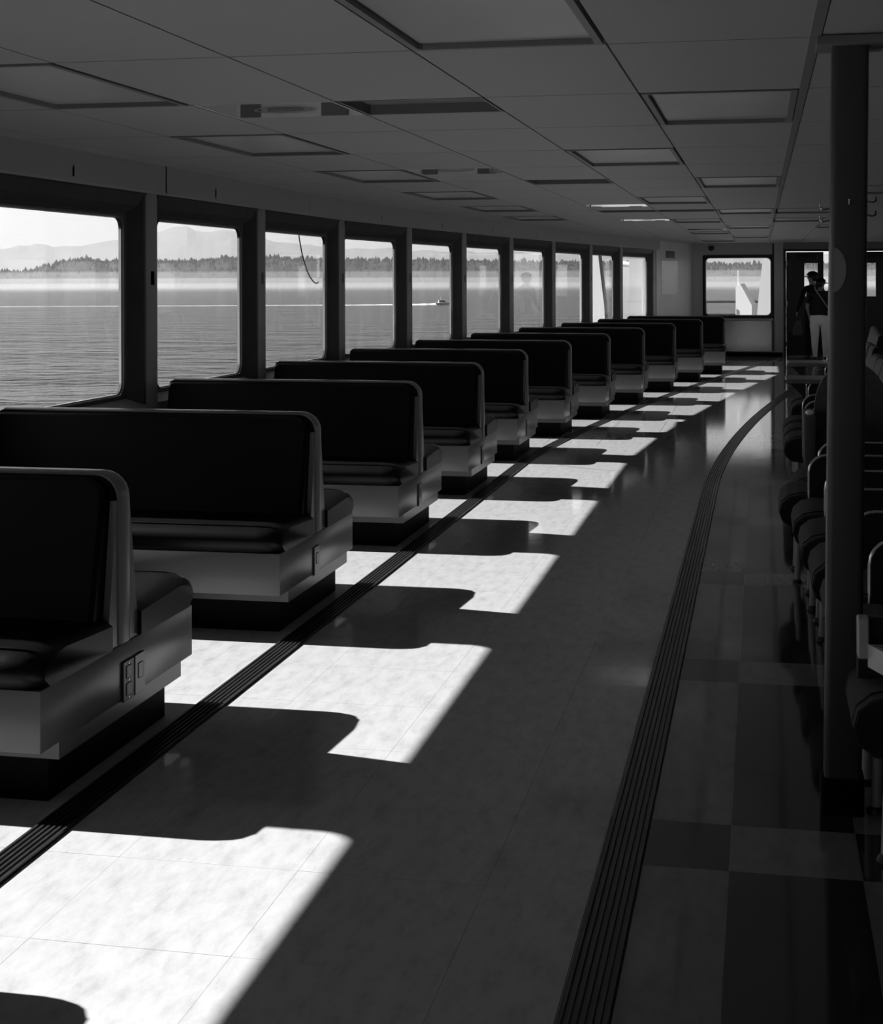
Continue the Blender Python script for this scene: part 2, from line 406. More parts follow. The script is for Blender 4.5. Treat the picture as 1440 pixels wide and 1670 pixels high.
for i, j in LIGHTS:
    if not light_fits(i, j) or not in_view(i, j): continue
    k = cnt[i] = cnt.get(i, -1) + 1
    where = {-1: 'the row by the windows', 2: 'the row over the aisle', 3: 'the row left of the pillar', 4: 'the row past the pillar', 5: 'the far right row'}[i]
    ceiling_light(i, j)['label'] = 'unlit recessed ceiling light in dark frame, %s of %s' % (ORD[k], where)
for k, (i, j) in enumerate(VENTS): dark_panel(i, j)['label'] = 'dark set back ceiling panel, %s from the camera' % ORD[k]
for k, (i, j) in enumerate(HATCH): hatch(i, j, (0, 1, 2, 2, 2)[k])['label'] = '%s, %s from the camera' % (('white ceiling box with an unlit oval fitting', 'ceiling box with two bright ends', 'ceiling box with a bright reflector', 'ceiling box with a bright reflector', 'ceiling box with a bright reflector')[k], ORD[k])

# ------------------------------------------------------------------ window side (port), bay by bay
GZ0, GZ1, GU = .84, 1.955, .235
wl = holder('wall_left')
trim = holder('trim_1')
K0, K1 = -4, 11
def node(k): y = post_y(k); return Vector((X_IN + bend(y), y, 0))
def frame_at(p, d):
    d = d.normalized(); nrm = Vector((d.y, -d.x, 0))              # along the wall, and into the room
    return Matrix(((d.x, nrm.x, 0, p.x), (d.y, nrm.y, 0, p.y), (0, 0, 1, 0), (0, 0, 0, 1)))
post_prof = [(-.20, -.118), (-.10, -.03), (-.072, -.008), (-.05, 0), (.085, 0), (.115, -.008), (.135, -.03), (.20, -.085), (.24, -.10), (.20, -.118)]
jamb_prof = [(-.20, -.118), (-.24, -.10), (-.225, -.085), (-.105, -.006), (-.072, -.006), (-.10, -.03)]
for k in range(K0, K1 + 1):
    a = node(k); d = node(min(k + 1, K1)) - node(k - 1 if k > K0 else k)
    T = frame_at(a, d)
    MB().prism(post_prof, lambda p, q, z: (p, q, z), 0, CEIL + .21).xf(T).build('post', 'wall', wl, 30)
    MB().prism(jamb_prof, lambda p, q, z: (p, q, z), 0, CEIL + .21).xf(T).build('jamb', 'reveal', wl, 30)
    # small dark fitting on the post
    if k >= 1:
        t = thing('wall_catch', 'small dark double catch on the %s window post' % (ORD[k - 1]), 'catch', T @ Vector((.02, 0, 1.565)), 'catches on the window posts', atan2(T[1][0], T[0][0]))
        MB().box(-.03, .03, .0, .006, -.045, .045, .002, 1).build('plate', 'dark_plate', t)
        for u in (-.018, .018): MB().box(u - .006, u + .006, .006, .018, -.03, .03, .003, 1).build('peg', 'dark_plate', t)
for k in range(K0, K1):
    a, b = node(k), node(k + 1); L = (b - a).length; T = frame_at(a, b - a)
    u0, u1 = GU, L - GU
    fn = lambda p, q, n_: (p, n_, q)
    # below and above the glass
    MB().prism([(-.118, 0), (-.004, 0), (-.004, GZ0 - .05), (-.075, GZ0 - .005), (-.118, GZ0 - .01)], lambda q, z, u: (u, q, z), u0 - .105, u1 + .175).xf(T).build('sill', 'wall', wl)
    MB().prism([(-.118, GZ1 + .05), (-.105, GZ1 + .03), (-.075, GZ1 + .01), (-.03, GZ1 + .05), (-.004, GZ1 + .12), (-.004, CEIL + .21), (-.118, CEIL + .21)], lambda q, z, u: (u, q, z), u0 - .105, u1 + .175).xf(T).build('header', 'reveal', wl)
    h = MB()
    for q in range(16):
        uu = u0 + .1 + (u1 - u0 - .2) * q / 15
        h.box(uu - .012, uu + .012, -.006, .004, GZ1 + .13, GZ1 + .145, .002, 1)
    rv = h.xf(T).build('rivet', 'ink', wl); rv['kind'] = 'stuff'
    w = holder('window_%d' % (k - K0 + 1))
    out = rrect(u0 - .03, u1 + .03, GZ0 - .03, GZ1 + .03, .004, 6); inn = rrect(u0 + .012, u1 - .012, GZ0 + .012, GZ1 - .012, .085, 6)
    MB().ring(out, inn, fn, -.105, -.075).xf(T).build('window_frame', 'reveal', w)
    g0 = rrect(u0 + .012, u1 - .012, GZ0 + .012, GZ1 - .012, .085, 8); g1 = rrect(u0 + .022, u1 - .022, GZ0 + .022, GZ1 - .022, .078, 8)
    MB().ring(g0, g1, fn, -.10, -.070).xf(T).build('gasket', 'gasket', w, 40)
    g2 = rrect(u0 + .030, u1 - .030, GZ0 + .030, GZ1 - .030, .07, 8)
    MB().ring(g1, g2, fn, -.10, -.084).xf(T).build('glazing_bead', 'bright_metal', w, 40)
    MB().prism(rrect(u0 + .026, u1 - .026, GZ0 + .026, GZ1 - .026, .074, 8), fn, -.097, -.093).xf(T).build('pane', 'glass', w)
    # boxed band over the windows
    MB().prism([(0.001, 2.085), (.085, 2.075), (.10, 2.085), (.10, CEIL), (0.001, CEIL)], lambda q, z, u: (u, q, z), -.01, L + .01).xf(T).build('band', 'band', trim)
    if k >= 0:
        t = thing('coat_hook', 'small double coat hook on the band above window, %s from the camera' % ORD[k], 'hook', T @ Vector((L * .41, .10, 2.135)), 'coat hooks over the windows', atan2(T[1][0], T[0][0]))
        MB().box(-.014, .014, 0, .004, -.03, .03, .0015, 1).build('plate', 'dark_plate', t)
        MB().tube([(0, .004, -.015), (0, .02, -.022), (0, .03, -.012), (0, .03, .0)], .0035, 6).build('hook', 'bright_metal', t, 50)
        MB().tube([(0, .004, .015), (0, .03, .018), (0, .045, .03)], .0035, 6).build('hook', 'bright_metal', t, 50)
# forward end of the side wall, closing against the bow bulkhead
aE = node(K1); bE = Vector((X_IN + bend(YB) + .02, YB, 0)); TE = frame_at(aE, bE - aE); LE = (bE - aE).length
MB().box(.24, LE + .1, -.17, -.02, 0, CEIL + .21).xf(TE).build('end_panel', 'wall_end', wl)
MB().prism([(0.001, 2.085), (.03, 2.075), (.03, CEIL), (0.001, CEIL)], lambda q, z, u: (u, q - .02, z), .1, LE).xf(TE).build('band', 'wall_end', trim)
t = thing('wall_sign', 'dark wall sign with pale figure marks beyond the last side window', 'sign', TE @ Vector((1.33, -.018, 2.02)), rotz=atan2(TE[1][0], TE[0][0]))
MB().box(-.37, .37, 0, .012, -.08, .08, .004, 1).build('board', 'dark_plate', t)
for x0, x1, z0, z1 in ((-.28, -.23, -.05, .05), (-.18, -.04, .0, .05), (-.14, -.10, -.05, .0), (.06, .24, .03, .05), (.06, .10, -.05, .03), (.20, .24, -.05, .03)): MB().box(x0, x1, .012, .015, z0, z1).build('mark', 'light_plate', t)
t = thing('notice_board', 'pale framed notice sheet on the wall beyond the last side window', 'notice', TE @ Vector((1.28, -.018, 1.58)), rotz=atan2(TE[1][0], TE[0][0]))
MB().box(-.66, .66, 0, .012, -.33, .33, .01, 2).build('frame', 'gasket', t)
MB().box(-.63, .63, .012, .016, -.30, .30).build('sheet', 'paper', t)
MB().box(-.63, .63, .016, .018, .22, .30).build('heading', 'grey_ink', t)
pr = MB()
for q in range(7): pr.box(-.52, -.52 + random.uniform(.2, .42), .016, .0175, .14 - .05 * q, .155 - .05 * q)
for q in range(5): pr.box(.12, .12 + random.uniform(.2, .4), .016, .0175, .10 - .07 * q, .12 - .07 * q)
tag(pr.build('print', 'grey_ink', t), kind='stuff')

# ------------------------------------------------------------------ bow bulkhead
WX0, WX1, WZ0, WZ1 = -1.09, .225, .80, 1.985
DX0, DX1, DZ = .50, 2.62, 2.09
wb = holder('wall_front')
def wb_box(name, x0, x1, z0, z1, m='wall_end', y0=YB, y1=YB + .12): return MB().box(x0, x1, y0, y1, z0, z1).build(name, m, wb)
wb_box('wall_panel', -2.6, WX0 - .03, 0, CEIL + .21); wb_box('wall_panel', WX1 + .03, DX0 - .05, 0, CEIL + .21)
wb_box('wall_panel', WX0 - .03, WX1 + .03, WZ1 + .03, CEIL + .21); wb_box('wall_panel', WX0 - .03, WX1 + .03, 0, WZ0 - .03)
wb_box('wall_panel', DX0 - .05, DX1 + .05, DZ + .04, CEIL + .21, 'wall'); wb_box('wall_panel', DX1 + .05, XR + .1, 0, CEIL + .21, 'wall')
wb_box('joint_strip', .235, .27, .1, CEIL, 'gasket', YB - .012, YB); wb_box('joint_strip', -1.42, -1.39, .9, CEIL, 'wall_end', YB - .008, YB)
wb_box('window_ledge', WX0 - .05, WX1 + .02, WZ0 - .075, WZ0 - .045, 'enamel', YB - .07, YB)
wb_box('apron_panel', WX0 + .3, WX1 - .01, .10, WZ0 - .09, 'apron', YB - .03, YB)
wb_box('apron_panel', WX0 - .3, WX0 + .28, .10, WZ0 - .09, 'apron', YB - .03, YB)
struct(MB().box(-1.7, .43, YB - .045, YB, 0, .085).build('baseboard_front', 'plinth'))
w = holder('window_16')
fy = lambda p, q, y: (p, y, q)
o_ = rrect(WX0 - .04, WX1 + .04, WZ0 - .04, WZ1 + .04, .02, 6); i_ = rrect(WX0 + .012, WX1 - .012, WZ0 + .012, WZ1 - .012, .09, 6)
MB().ring(o_, i_, fy, YB - .02, YB + .13).build('window_frame', 'dark_plate', w, 40)
i2 = rrect(WX0 + .026, WX1 - .026, WZ0 + .026, WZ1 - .026, .08, 6)
MB().ring(i_, i2, fy, YB + .02, YB + .06).build('glazing_bead', 'bright_metal', w, 40)
MB().prism(rrect(WX0 + .02, WX1 - .02, WZ0 + .02, WZ1 - .02, .085, 6), fy, YB + .04, YB + .046).build('pane', 'glass', w)
# double door: two leaves with narrow lights, the gap between them open to the deck
df = holder('trim_2')
MB().box(DX0 - .05, DX0, YB - .03, YB + .13, 0, DZ + .04, .004, 1).build('jamb', 'pillar_paint', df); MB().box(DX1, DX1 + .05, YB - .03, YB + .13, 0, DZ + .04, .004, 1).build('jamb', 'pillar_paint', df)
MB().box(DX0, DX1, YB - .03, YB + .13, DZ, DZ + .04, .004, 1).build('head', 'pillar_paint', df)
def door(name, x0, x1, l0, l1, yoff):
    d = holder(name, (0, YB + yoff, 0))
    z0, z1 = 1.19, 1.86
    m = MB()
    m.ring([(x0, .008), (x1, .008), (x1, DZ - .015), (x0, DZ - .015)], [(l0, z0), (l1, z0), (l1, z1), (l0, z1)], fy, 0, .045); m.build('leaf', 'door_paint', d)
    MB().ring([(l0 - .02, z0 - .02), (l1 + .02, z0 - .02), (l1 + .02, z1 + .02), (l0 - .02, z1 + .02)], [(l0 + .006, z0 + .006), (l1 - .006, z0 + .006), (l1 - .006, z1 - .006), (l0 + .006, z1 - .006)], fy, -.008, .053).build('light_frame', 'dark_plate', d)
    MB().box(l0, l1, .02, .026, z0, z1).build('pane', 'glass', d)
    MB().box(x0 + .03, x1 - .03, -.006, 0, .06, .5).build('kick_plate', 'dark_plate', d)
    MB().box(x0 + .22, x1 - .12, -.06, 0, DZ - .16, DZ - .08, .01, 1).build('closer', 'dark_plate', d)
    hx = x1 - .07 if x0 < 1.5 else x0 + .07
    MB().tube([(hx, 0, .95), (hx, -.05, .96), (hx, -.05, 1.12), (hx, 0, 1.13)], .012, 8).build('pull_handle', 'bright_metal', d, 50)
    for z in (.25, 1.05, 1.85): MB().lathe([(.012, -.05), (.012, .05)], 8, (x0 + .004 if x0 < 1.5 else x1 - .004, -.01, z)).build('hinge', 'bright_metal', d, 50)
door('door_1', .506, 1.225, .85, 1.12, .03)
MB().box(DX0, DX1, YB - .01, YB + .12, -.004, .006).build('threshold', 'gasket', df)
door('door_2', 1.80, 2.60, 2.05, 2.23, .03)
t = thing('dome_camera', 'small dark dome camera high on the wall above the bow window', 'camera', (-.96, YB - .001, 2.16))
MB().box(-.06, .06, -.02, 0, -.02, .045, .008, 2).build('bracket', 'light_plate', t)
MB().ball((0, -.06, -.005), (.055, .05, .045)).build('dome', 'dark_plate', t, 60)
# walls behind and to the right of the view
wr = holder('wall_right')
MB().box(XR, XR + .1, YR, 13.0, 0, CEIL + .21).build('wall_panel', 'wall', wr); MB().box(XR, XR + .1, 13.0, YB + .1, 0, .84).build('wall_panel', 'wall', wr); MB().box(XR, XR + .1, 13.0, YB + .1, 1.94, CEIL + .21).build('wall_panel', 'wall', wr)
for q in range(10): MB().box(XR, XR + .1, 12.9 + 2.0 * q, 13.3 + 2.0 * q, .84, 1.94).build('post', 'wall', wr)
for q in range(9):  # unseen starboard windows, added to light the bow end
    w = holder('window_%d' % (17 + q)); y0, y1 = 13.3 + 2.0 * q, 14.9 + 2.0 * q
    MB().ring(rrect(y0, y1, .84, 1.94, .004, 1), rrect(y0 + .03, y1 - .03, .87, 1.91, .08, 1), lambda p, q_, x: (x, p, q_), XR + .03, XR + .08).build('window_frame', 'reveal', w)
    MB().box(XR + .05, XR + .055, y0, y1, .84, 1.94).build('pane', 'glass', w)
struct(MB().box(-5.0, XR, YR - .1, YR, 0, CEIL + .21).build('wall_rear', 'wall'))

# ------------------------------------------------------------------ benches
def make_bench():
    """local origin: floor, middle of the back, at the aisle end; the bench runs to -X, seats on both sides in Y"""
    t = thing('bench', '', 'bench', group='back to back benches by the windows')
    X0, X1 = -1.52, 0.01
    b = MB(); b.box(X0, X1, -.60, .60, .19, .372, .004, 2); b.build('seat_box', 'laminate', t, 30)
    MB().box(X0, X1 - .001, -.48, .49, .14, .192).build('lower_box', 'laminate', t)
    MB().box(X0, -.045, -.44, .47, 0, .1395).build('plinth', 'plinth', t)
    for s in (-1, 1):
        # seat cushion: waterfall front and rounded aisle end
        prof = [(.115, .374), (.60, .374), (.635, .40), (.645, .435), (.63, .468), (.585, .487), (.50, .494), (.115, .478)]
        m = MB(); n = len(prof); rows = []
        for x, sh in ((X0, 0), (X1 - .10, 0), (X1 - .05, .006), (X1 - .015, .022), (X1 + .008, .050)):
            row = []
            for y, z in prof:
                f = (z - .374) / .12
                yy = y - sh * (1.0 if y > .45 else 0) ; zz = z - (sh * .55 if f > .3 else 0)
                row.append(m.b.verts.new((x, s * yy, zz)))
            rows.append(row)
        for A, B in zip(rows, rows[1:]):
            for k in range(n): m.b.faces.new((A[k], A[(k + 1) % n], B[(k + 1) % n], B[k]))
        m.b.faces.new(rows[0]); m.b.faces.new(rows[-1][::-1])
        c = m.build('seat_cushion', 'leatherette', t, 50)
        pip = [(X0 + .02, s * .590, .4885), (X1 - .10, s * .590, .4885), (X1 - .05, s * .583, .484), (X1 - .018, s * .566, .474)]
        MB().tube(pip, .0035, 6).build('piping', 'leatherette', c, 60)
        # back cushion: a wedge thick at the bottom, rounded aisle corner
        face = rrect(-1.59, -.022, .40, .915, (.02, .02, .075, .03), 6)
        def bk(p, q, d_):
            th = .085 + (.205 - .085) * (1 - (q - .40) / .515) ** 1.15
            return (p, s * (.044 if d_ == 0 else th), q)
        inset = [(p + (.012 if p < -.8 else -.014), min(max(q, .41), .905)) for p, q in face]
        m = MB(); A = [m.b.verts.new(bk(p, q, 0)) for p, q in face]
        C_ = [m.b.verts.new((p, s * (abs(bk(p, q, 1)[1]) - .014), q)) for p, q in face]
        D_ = [m.b.verts.new(bk(p, q, 1)) for p, q in inset]
        N = len(face)
        for U, V in ((A, C_), (C_, D_)):
            for k in range(N): m.b.faces.new((U[k], U[(k + 1) % N], V[(k + 1) % N], V[k]))
        m.b.faces.new(A); m.b.faces.new(D_)
        m.build('back_cushion', 'leatherette', t, 40)
    core = rrect(-1.60, 0.0, .38, .925, (.004, .004, .08, .03), 6)
    MB().prism(core, lambda p, q, y: (p, y, q), -.042, .042).build('back_board', 'leatherette', t, 30)
    MB().prism([(-.125, .372), (.125, .372), (.052, .84), (-.052, .84)], lambda p, q, x: (x, p, q), -.018, .004).build('end_panel', 'laminate', t)
    path = [(.006, 0, .375), (.006, 0, .845)] + [(-.074 + .08 * cos(a * pi / 12), 0, .845 + .08 * sin(a * pi / 12)) for a in range(1, 7)] + [(-.8, 0, .9265), (-1.57, 0, .9265)]
    m = MB(); prev = None
    for i, p in enumerate(path):
        q = path[min(i + 1, len(path) - 1)]; o2 = path[max(i - 1, 0)]
        d = Vector((q[0] - o2[0], 0, q[2] - o2[2])).normalized(); nn = Vector((d.z, 0, -d.x))
        row = [m.b.verts.new(Vector(p) + nn * h + Vector((0, y, 0))) for y, h in ((-.043, -.004), (-.043, .002), (-.022, .007), (.022, .007), (.043, .002), (.043, -.004))]
        if prev:
            for k in range(6): m.b.faces.new((prev[k], prev[(k + 1) % 6], row[(k + 1) % 6], row[k]))
        else: m.b.faces.new(row)
        prev = row
    m.b.faces.new(prev[::-1])
    m.build('edge_trim', 'laminate_trim', t, 40)
    return t
def plate(parent, y, dark):
    p = MB().box(.011, .018, y - .042, y + .042, .185, .315, .002, 1).build('cover_plate', 'dark_plate' if dark else 'laminate_trim', parent)
    if dark:
        for z in (.222, .278): MB().box(.018, .0205, y - .02, y + .02, z - .02, z + .02, .002, 1).build('socket', 'light_plate', p)
        for z in (.195, .25, .305): MB().lathe([(.003, 0), (.003, .001)], 6, (0, 0, 0)).xf(Matrix.Translation((.0185, y, z)) @ Matrix.Rotation(pi / 2, 4, 'Y')).build('screw', 'bright_metal', p)
    else:
        MB().box(.018, .020, y - .018, y + .018, .235, .285, .002, 1).build('insert', 'laminate', p)
        MB().box(.0105, .013, y - .046, y - .041, .183, .317).build('shadow_strip', 'dark_plate', p)  # solid dark strip painted as the shadow line beside the plate
BY = [2.44, 4.67, 6.91, 9.12, 11.26, 13.40, 15.45, 17.50, 19.58, 21.72, 23.85, 25.80]
bench0 = make_bench()
desc = ['with only its far seat in view at the bottom corner', 'nearest whole one, with socket and blank plate', 'second full bench of the row from the camera', 'third full bench of the row', 'fourth full bench of the row',
        'fifth full bench of the row', 'sixth full bench of the row', 'seventh full bench of the row', 'fourth bench from the bow end of the row', 'third bench from the bow end of the row', 'second bench from the bow end of the row', 'last bench of the row at the bow end']
benches = []
for k, y in enumerate(BY):
    o = bench0 if k == 0 else dup(bench0); benches.append(o)
    o.location = (-2.035 + bend(y), y, 0)
    o['label'] = 'black padded back to back bench, ' + desc[k]
benches[0]['label'] = 'black padded back to back bench just outside the left edge, casting the nearest shadow'
for k, o in enumerate(benches):
    if k == 1: plate(o, .01, True); plate(o, .105, False)
    elif k > 1: plate(o, -.06, False)

# ------------------------------------------------------------------ pillar
PX, PY = .242, 4.62
pil = thing('pillar', 'dark square steel pillar with rounded corners and a half round disc on it', 'pillar', (PX, PY, 0))
LEAN = Matrix.Shear('XY', 4, (.0132, 0))
def lean(b, dz=-1.05):
    for v in b.b.verts: v.co.x += .0132 * (v.co.z + dz)
    return b
h_ = .052
lean(MB().prism(rrect(-h_, h_, -h_, h_, .016, 5), lambda p, q, z: (p, q, z), .0, CEIL - .02)).build('shaft', 'pillar_paint', pil, 30)
MB().prism(rrect(-h_ - .009, h_ + .009, -h_ - .009, h_ + .009, .016, 5), lambda p, q, z: (p - .0132, q, z), 0, .105).build('foot', 'plinth', pil, 30)
lean(MB().box(-h_ - .045, h_ + .045, -h_ - .045, h_ + .045, CEIL - .028, CEIL - .002, .003, 1)).build('cap_plate', 'grille', pil)
half = [(-h_ + .010, -.066)] + [(-h_ + .006 + .040 * cos(a * pi / 16), .066 * sin(a * pi / 16)) for a in range(-7, 8)] + [(-h_ + .010, .066)]
lean(MB().prism(half, lambda p, q, y: (p, y, 1.575 + q), -h_ - .003, -h_ - .0002)).build('half_disc', 'light_plate', pil)
for sx, sy, zz in ((-1, 0, 1.755), (1, 0, 1.775), (0, -1, 1.765), (-1, 0, 1.72), (1, 0, 1.735)):
    ox, oy = sx * h_, sy * h_; q = Vector((sx, sy, 0)); m = MB()
    m.tube([Vector((ox, oy, zz)) + q * a + Vector((0, 0, c)) for a, c in ((0, 0), (.018, -.004), (.026, 0), (.027, .012))], .0028, 6)
    lean(m).build('hook', 'chrome', pil, 60)

# ------------------------------------------------------------------ seats to the right of the aisle (facing the windows)
def make_seat():
    """faces -X; origin on the floor under the front edge of the cushion, centred in Y"""
    t = thing('lounge_seat', '', 'seat', group='side facing lounge seats')
    prof = [(.60, .30), (.12, .285), (.055, .295), (.015, .325), (.0, .37), (.012, .415), (.05, .448), (.11, .462), (.30, .455), (.60, .435)]
    b = MB(); b.prism(prof, lambda p, q, y: (p, y, q), -.265, .265); b.build('seat_cushion', 'seat_fabric', t, 50)
    for s in (-1, 1):
        c = MB(); c.prism([(.06 + (x - .06) * .93, .375 + (z - .375) * .9) for x, z in prof], lambda p, q, y: (p, y, q), s * .262, s * .272); c.build('cushion_end', 'seat_black', t, 50)
    MB().tube([(x - .002 * 0, -.215, z + .003) for x, z in prof[2:]], .004, 6).build('piping', 'seat_black', t, 60)
    bp = [(.56, .42), (.64, .42), (.76, .93), (.745, .955), (.71, .955), (.69, .935)]
    MB().prism(bp, lambda p, q, y: (p, y, q), -.26, .26).build('backrest', 'seat_black', t, 40)
    ap = [(.15, .40)] + [(.15 + .085 - .085 * cos(a * pi / 10), .575 + .085 * sin(a * pi / 10)) for a in range(6)] + [(.60, .66), (.62, .40)]
    for y in (-.287,):
        a_ = MB().prism(ap, lambda p, q, yy: (p, yy, q), y - .012, y + .012).build('arm_panel', 'seat_black', t)
        MB().tube([(p - (.002 if p < .2 else 0), y, q + .002) for p, q in ap[:-1]], .009, 8).build('arm_rim', 'chrome', a_, 60)
    MB().box(.22, .5, -.20, .20, .235, .284, .01, 1).build('seat_frame', 'dark_plate', t)
    for x in (.10, .46):
        for y in (-.19, .19):
            lg = MB().tube([(x, y, .288), (x - .01, y, .012)], .016, 10).build('leg', 'steel_leg', t, 60)
            MB().lathe([(.026, 0), (.026, .008), (.018, .02)], 12, (x - .01, y, 0)).build('foot', 'dark_plate', lg, 60)
    return t
seat0 = make_seat()
rows = [('in the near row by the pillar', [4.42, 5.05, 5.68, 6.31, 6.94, 7.57, 8.20, 8.83], lambda y: {8.83: .16, 8.20: .09, 7.57: .145, 6.94: .165, 6.31: .19, 5.68: .215, 5.05: .225, 4.42: .235}[y]),
        ('in the row before the nearer table', [11.05, 11.67, 12.29], lambda y: .155 + .01 * (y - 11)),
        ('in the pair between the two tables', [13.95, 14.57], lambda y: .26),
        ('in the row past the farther table', [16.9, 17.55, 18.2, 18.85, 19.5], lambda y: .52 + .05 * (y - 16.9)),
        ('of the row right of the pillar', [20.4, 21.4, 22.4, 23.4, 24.4, 25.4], lambda y: 1.42 + .075 * (y - 20.4))]
first = True
for nm, ys, fx in rows:
    for k, y in enumerate(ys):
        o = seat0 if first else dup(seat0); first = False
        o.location = (fx(y), y, 0); o['label'] = 'dark lounge seat with chrome edged arm, %s %s' % (ORD[k], nm)
seat0['label'] = 'dark lounge seat with a pale boxy tray arm beside the pillar foot'
# pale tray arm at the near end of the row
t = bpy.data.objects.new('tray_arm', None); COL.objects.link(t); t.parent = seat0; t.location = (.052, -.08, -.05); t['label'] = 'pale boxy tray arm'
m = MB(); m.box(-.03, .0, -.03, .03, .565, .675, .004, 1); m.build('side_post', 'white_plastic', t)
m = MB(); m.box(-.03, .26, .02, .05, .50, .67, .004, 1); m.build('back_plate', 'dark_plate', t)
pl = [(-.004, -.03), (.035, -.13), (.28, -.13), (.28, -.03)]; pi_ = [(.014, -.04), (.045, -.115), (.265, -.115), (.265, -.04)]
MB().ring(pl, pi_, lambda p, q, z: (p, q, z), .545, .607).build('tray_rim', 'white_plastic', t)
MB().prism([(p * .99 + .001, q) for p, q in pi_], lambda p, q, z: (p, q, z), .55, .562).build('tray_floor', 'light_plate', t)
MB().tube([(.13, .035, .50), (.13, .035, .062)], .015, 10).build('leg', 'chrome', t, 60)
MB().lathe([(.06, 0), (.06, .008), (.02, .02)], 14, (.13, .035, .05)).build('foot', 'dark_plate', t, 60)

# high backed chair facing the camera behind the pillar
t = thing('armchair', 'grey round backed armchair facing the camera behind the pillar', 'armchair', (.575, 9.85, 0))
bk = [(-.235, .42)] + [(-.235 + .235 * (1 - cos(a * pi / 20)) , .70 + .31 * sin(a * pi / 20)) for a in range(0, 21)] + [(.235, .42)]
MB().prism(bk, lambda p, q, y: (p, y + (q - .42) * .12, q), .30, .38).build('backrest', 'seat_back_fabric', t, 40)
m = MB(); m.box(-.235, .235, -.22, .30, .33, .46, .045, 4); m.build('seat_cushion', 'seat_fabric', t, 50)
m = MB(); m.box(-.22, .22, -.16, .28, .27, .328, .006, 1); m.build('seat_frame', 'dark_plate', t)
for s in (-1, 1):
    a = MB().box(s * .28 - .035, s * .28 + .035, -.24, .30, .40, .715, .012, 2).build('arm', 'seat_back_fabric', t, 40)
    MB().ball((s * .28, -.21, .73), (.028, .02, .018)).build('arm_knob', 'enamel', a, 60)
    for y in (-.12, .24): MB().tube([(s * .19, y, .27), (s * .22, y * 1.15, .0)], [.018, .011], 8).build('leg', 'chrome', t, 60)
# two tables between the seats
for y, x, lab in ((12.98, .20, 'dark table with thin pale edge between seats, nearer of two'), (15.45, .26, 'dark table with thin pale edge between seats, farther of two')):
    t = thing('side_table', lab, 'table', (x, y, 0), 'tables between the lounge seats')
    m = MB(); m.box(0, .95, -.28, .28, .70, .735, .008, 2); m.build('tabletop', 'table_laminate', t)
    MB().box(-.004, .954, -.284, -.28, .705, .732).build('edge_band', 'laminate_trim', t)
    MB().prism([(.03, .70), (.16, .70), (.16, .56), (.11, .62)], lambda p, q, yy: (p, yy, q), -.2, -.17).build('bracket', 'dark_plate', t)
    MB().tube([(.45, 0, .70), (.45, 0, .03)], .035, 12).build('pedestal', 'dark_plate', t, 60)
    MB().lathe([(.2, 0), (.2, .012), (.05, .035)], 18, (.45, 0, 0)).build('foot', 'dark_plate', t, 60)

# ------------------------------------------------------------------ people at the door
def skin_body(name, J, E, zones, parent):
    """J: joint -> (xyz, radius); E: edges; root pelvis. Grown with skin + subdivision, then baked to one mesh."""
    me = bpy.data.meshes.new(name); ks = list(J); ix = {k: i for i, k in enumerate(ks)}
    me.from_pydata([J[k][0] for k in ks], [(ix[a], ix[b]) for a, b in E], [])
    o = bpy.data.objects.new(name, me); COL.objects.link(o)
    o.modifiers.new('skin', 'SKIN'); s = o.modifiers.new('sub', 'SUBSURF'); s.levels = s.render_levels = 2
    me.skin_vertices.new() if not me.skin_vertices else None
    for k in ks:
        v = me.skin_vertices[0].data[ix[k]]; r = J[k][1]; v.radius = r if isinstance(r, tuple) else (r, r); v.use_root = (k == 'pelvis')
    bpy.context.view_layer.update()
    dg = bpy.context.evaluated_depsgraph_get()
    nm = bpy.data.meshes.new_from_object(o.evaluated_get(dg)); bpy.data.objects.remove(o)
    names = []
    for p in nm.polygons:
        z = zones(p.center)
        if z not in names: names.append(z)
        p.material_index = names.index(z)
    idx = [p.material_index for p in nm.polygons]
    nm.materials.clear()
    for z in names: nm.materials.append(M[z])
    nm.polygons.foreach_set('material_index', idx); nm.polygons.foreach_set('use_smooth', [True] * len(idx))
    return put(name, nm, parent)
